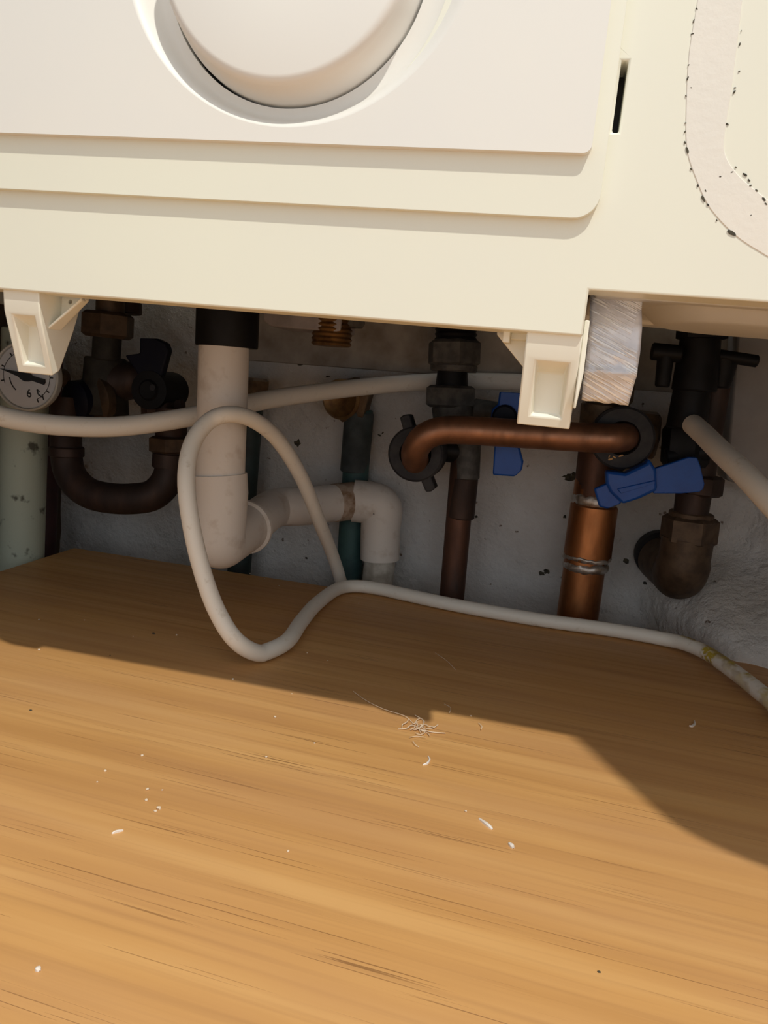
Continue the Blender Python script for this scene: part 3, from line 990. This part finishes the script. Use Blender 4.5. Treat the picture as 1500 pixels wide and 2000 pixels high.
# ---------------------------------------------------------------- painted pipes against the wall
def wall_pipe(name, a, b, Y, w, mat, label, up_ext=0.0, dn_ext=1.4):
    p0, p1 = W(*a, Y), W(*b, Y)
    t = thing(name, p1, label, 'pipe')
    d = p1 - p0
    obj('pipe', cyl(p0 - d * up_ext, p1 + d * dn_ext, rad(w, p0), seg=36), MAT[mat], t)
    return t
wall_pipe('painted_pipe', (47, 840), (41, 1090), 340, 87, 'green', 'thick pale green painted pipe with flaking spots under the pressure gauge', .75, 2.4)
wall_pipe('maroon_pipe', (97, 840), (88, 1090), 388, 40, 'maroon', 'narrow maroon pipe close behind the pale green pipe', .6, 2.0)
t = wall_pipe('dark_pipe', (492, 775), (467, 1115), 396, 47, 'bottle', 'blackish green pipe behind the white waste pipe and its lower elbow', 0, 1.6)
obj('end_cap', hexpx((497, 738), (494, 782), 394, 62, .2), MAT['brassdark'], t, label='dull brass cap')
t = wall_pipe('teal_pipe', (703, 800), (682, 1110), 399, 52, 'teal', 'teal painted pipe with brass end cap, behind the second white elbow', 0, 1.6)
obj('upper_sleeve', cylpx((702, 805), (692, 922), 399, 58, 56), MAT['slate'], t, label='slate coloured upper length')
cap = W(664, 780, 391)
ax2 = Vector((-.18, -1, -.05)).normalized()
cp = obj('brass_cap', lathe(bmesh.new(), cap - ax2 * 14, ax2, [(0, rad(70, cap)), (1, rad(80, cap)), (13, rad(80, cap)), (14.5, rad(70, cap)), (13.2, rad(58, cap)), (12.5, 0)], 32), MAT['brass'], t, label='brass end cap')
obj('cap_nut', lathe(bmesh.new(), cap - ax2 * 9 + Vector((3.5, 0, 0)), ax2, [(0, rad(80, cap)), (1, rad(92, cap)), (7, rad(92, cap)), (8, rad(82, cap))], 6, .3), MAT['brassdark'], cp)

# stub hanging from the boiler between the waste pipe and the valve
st = thing('capped_stub', W(650, 640, 338), 'short brass threaded stub hanging under the boiler from a grey flange', 'pipe stub')
obj('threaded_end', threadpx((650, 622), (647, 676), 338, 80, 6), MAT['brass'], st)
obj('flange', platepx([(512, 560), (672, 575), (664, 646), (652, 648), (528, 637), (514, 626)], 330, 26), simple('grey_casting', (.46, .42, .43), (.34, .31, .32), 90, .6), st, bevel=.8)
obj('flange_nut', hexpx((690, 585), (688, 640), 340, 52, .2), MAT['grimy'], st)

# ---------------------------------------------------------------- cables
pts = [(-240, 700, 258), (-140, 745, 262), (-60, 786, 268), (0, 812, 274), (70, 826, 280), (150, 833, 287), (230, 833, 294), (310, 824, 302), (380, 812, 309), (440, 798, 318), (510, 783, 335), (600, 769, 356), (700, 757, 378), (800, 748, 393), (900, 744, 399), (1000, 746, 399), (1090, 752, 399), (1170, 760, 400)]
o = obj('drooping_flex', tube(bmesh.new(), smooth_path([W(*p) for p in pts], 6), 4.25, 18), MAT['cable'], smooth=60)
tag(o, 'white flex drooping across from the gauge and passing behind the waste pipe', 'cable')

rw = 3.15
tp = -105 + rw + .35
path = [Vector((228, 96, tp)), Vector((170, 110, tp)), Vector((125, 165, tp)), WZ(1620, 1480, tp), WZ(1500, 1372, tp), WZ(1400, 1294, tp), WZ(1345, 1265, tp), WZ(1290, 1247, tp), WZ(1180, 1228, tp), WZ(1050, 1210, tp), WZ(900, 1184, tp), WZ(800, 1163, tp), WZ(745, 1151, tp), WZ(700, 1145, tp), WZ(660, 1150, tp), WZ(618, 1180, tp), WZ(588, 1215, tp), WZ(560, 1253, tp), WZ(512, 1276, tp)]
path[4:7] = [p + Vector((0, 0, 1.2)) for p in path[4:7]]
path += [W(462, 1252, 243), W(422, 1190, 242), W(392, 1105, 243), W(371, 1010, 245), W(364, 930, 249), W(376, 866, 256), (W(408, 823, 263)), W(450, 809, 268), W(498, 822, 279), W(545, 862, 296), W(590, 935, 316), W(624, 1020, 338), W(648, 1080, 360), W(663, 1126, 372), W(672, 1165, 374), W(678, 1200, 374), W(684, 1260, 374)]
path = smooth_path(path, 8)
for p in path:
    if p.y < 364.5:
        p.z = max(p.z, tp)
    elif p.z < tp:
        p.y = max(p.y, 369.5)
o = obj('looped_flex', tube(bmesh.new(), path, rw, 18), MAT['cable_stained'], smooth=60)
tag(o, 'white flex looping round the waste pipe and snaking along the worktop edge, yellow stained', 'cable')

pts = [(1353, 829, 344), (1363, 838, 338), (1378, 852, 330), (1410, 884, 312), (1450, 922, 295), (1500, 975, 278), (1570, 1050, 262), (1680, 1180, 246)]
free_end = [Vector((120, 226, -92)), Vector((150, 208, -100.2)), Vector((190, 200, -100.4)), Vector((229, 205, -100.4))]
o = obj('thick_flex', tube(bmesh.new(), smooth_path([W(*p) for p in pts] + free_end, 8), 4.3, 18), MAT['cable'], smooth=60)
tag(o, 'thick white flex running down from the black valve past the side board', 'cable')

# ---------------------------------------------------------------- bits lying on the worktop
def flake(name, px, pts, w, label, h=.5):
    """a curled paring: ribbon of width w through pixel points on the worktop"""
    P = smooth_path([WZ(x, y, -105 + .25) for x, y in pts], 5)
    bm = bmesh.new()
    n = len(P)
    top, bot = [], []
    for i, p in enumerate(P):
        t = (P[min(i + 1, n - 1)] - P[max(i - 1, 0)]).normalized()
        s = Vector((-t.y, t.x, 0))
        k = w * (.35 + .65 * math.sin(math.pi * (i + .6) / (n + .2)))
        lift = h * math.sin(math.pi * i / (n - 1)) * .5
        row = []
        for q, z in ((-1, 0), (0, .45), (1, 0)):
            row.append(bm.verts.new(p + s * q * k + Vector((0, 0, z * w + lift))))
        top.append(row)
        bot.append([bm.verts.new(v.co + Vector((0, 0, -.25 - lift))) for v in row])
    for i in range(n - 1):
        for k in range(2):
            bm.faces.new((top[i][k], top[i][k + 1], top[i + 1][k + 1], top[i + 1][k]))
            bm.faces.new((bot[i][k], bot[i][k + 1], bot[i + 1][k + 1], bot[i + 1][k]))
        for k in (0, 2):
            bm.faces.new((top[i][k], top[i + 1][k], bot[i + 1][k], bot[i][k]))
    for e in (0, n - 1):
        bm.faces.new([top[e][0], top[e][1], top[e][2], bot[e][2], bot[e][1], bot[e][0]])
    o = obj(name, bm, MAT['flake'], smooth=50)
    return tag(o, label, 'flake', 'white parings on the worktop')
flake('paring', 0, [(936, 1598), (946, 1606), (956, 1614), (962, 1619)], .45, 'longest white paring lying on the sunlit worktop grain')
flake('paring', 0, [(994, 1646), (999, 1651), (1003, 1656)], .5, 'short stubby white paring just right of the longest one')
flake('paring', 0, [(1356, 1407), (1357, 1413), (1352, 1418), (1346, 1417)], .35, 'curled white paring alone in the shaded right side of the worktop')
flake('paring', 0, [(836, 1476), (839, 1484), (834, 1491), (826, 1493)], .25, 'thin pale curl below the tuft of fibres at the shadow edge')
flake('paring', 0, [(218, 1627), (228, 1624), (241, 1621)], .2, 'fine pale sliver on the sunlit left half of the worktop')
flake('paring', 0, [(70, 1890), (74, 1892), (78, 1895)], .45, 'white crumb near the lower left of the worktop')

bm = bmesh.new()
def fibre(pts, r):
    tube(bm, smooth_path([WZ(x, y, -105 + r + random.uniform(0, .6)) for x, y in pts], 4), r, 5)
fibre([(690, 1350), (715, 1368), (750, 1385), (790, 1398), (806, 1412)], .10)
for k in range(16):
    x, y = 812 + random.gauss(0, 9), 1418 + random.gauss(0, 8)
    pts = [(x, y)]
    a = random.uniform(-.4, 2.2)
    for j in range(3):
        a += random.uniform(-.9, .9)
        pts.append((pts[-1][0] + 9 * math.cos(a), pts[-1][1] + 7 * math.sin(a)))
    fibre(pts, random.uniform(.09, .17))
fibre([(826, 1426), (845, 1430), (870, 1432)], .16)
fibre([(800, 1440), (815, 1438), (832, 1440)], .10)
fibre([(806, 1447), (812, 1455), (818, 1459)], .10)
fibre([(868, 1375), (880, 1382), (878, 1392)], .10)
fibre([(850, 1275), (872, 1290), (890, 1308)], .10)
fibre([(935, 1412), (941, 1418), (940, 1424)], .12)
o = obj('lint_tuft', bm, MAT['fluff'], smooth=60)
tag(o, 'little tuft of pale fibres caught on the worktop at the shadow edge', 'lint', kind='stuff')

bm = bmesh.new()
for px, py, r in ((345, 1240, .45), (455, 1326, .5), (260, 1243, .25), (537, 1400, .5), (278, 1475, .4), (206, 1505, .4), (190, 1527, .3), (288, 1541, .5), (317, 1543, .3), (286, 1562, .5), (310, 1578, .6), (303, 1584, .4), (563, 1662, .4), (520, 1478, .4), (614, 1451, .35),
                  (910, 1584, .4), (488, 1120, .4), (517, 1130, .4), (545, 1144, .4), (570, 1355, .3), (700, 1178, .3), (920, 1398, .35), (76, 1269, .5), (76, 1210, .4), (165, 1211, .3), (640, 1290, .3), (600, 1275, .3)):
    p = WZ(px, py, -105 + r * .4)
    m = bmesh.ops.create_icosphere(bm, subdivisions=1, radius=r)
    for v in m['verts']:
        v.co = Vector((v.co.x * random.uniform(.7, 1.3), v.co.y * random.uniform(.7, 1.3), v.co.z * .7)) + p
o = obj('dust_specks', bm, MAT['fluff'], smooth=60)
tag(o, 'pale specks of dust scattered over the worktop', 'dust', kind='stuff')
bm = bmesh.new()
for px, py, r in ((300, 1237, .6), (60, 1387, .4), (1170, 1898, .3), (215, 1280, .25)):
    p = WZ(px, py, -105 + r * .3)
    m = bmesh.ops.create_icosphere(bm, subdivisions=1, radius=r)
    for v in m['verts']:
        v.co = Vector((v.co.x * 1.3, v.co.y * .9, v.co.z * .6)) + p
o = obj('grit_specks', bm, MAT['chip'], smooth=60)
tag(o, 'dark specks of grit on the left of the worktop', 'grit', kind='stuff')
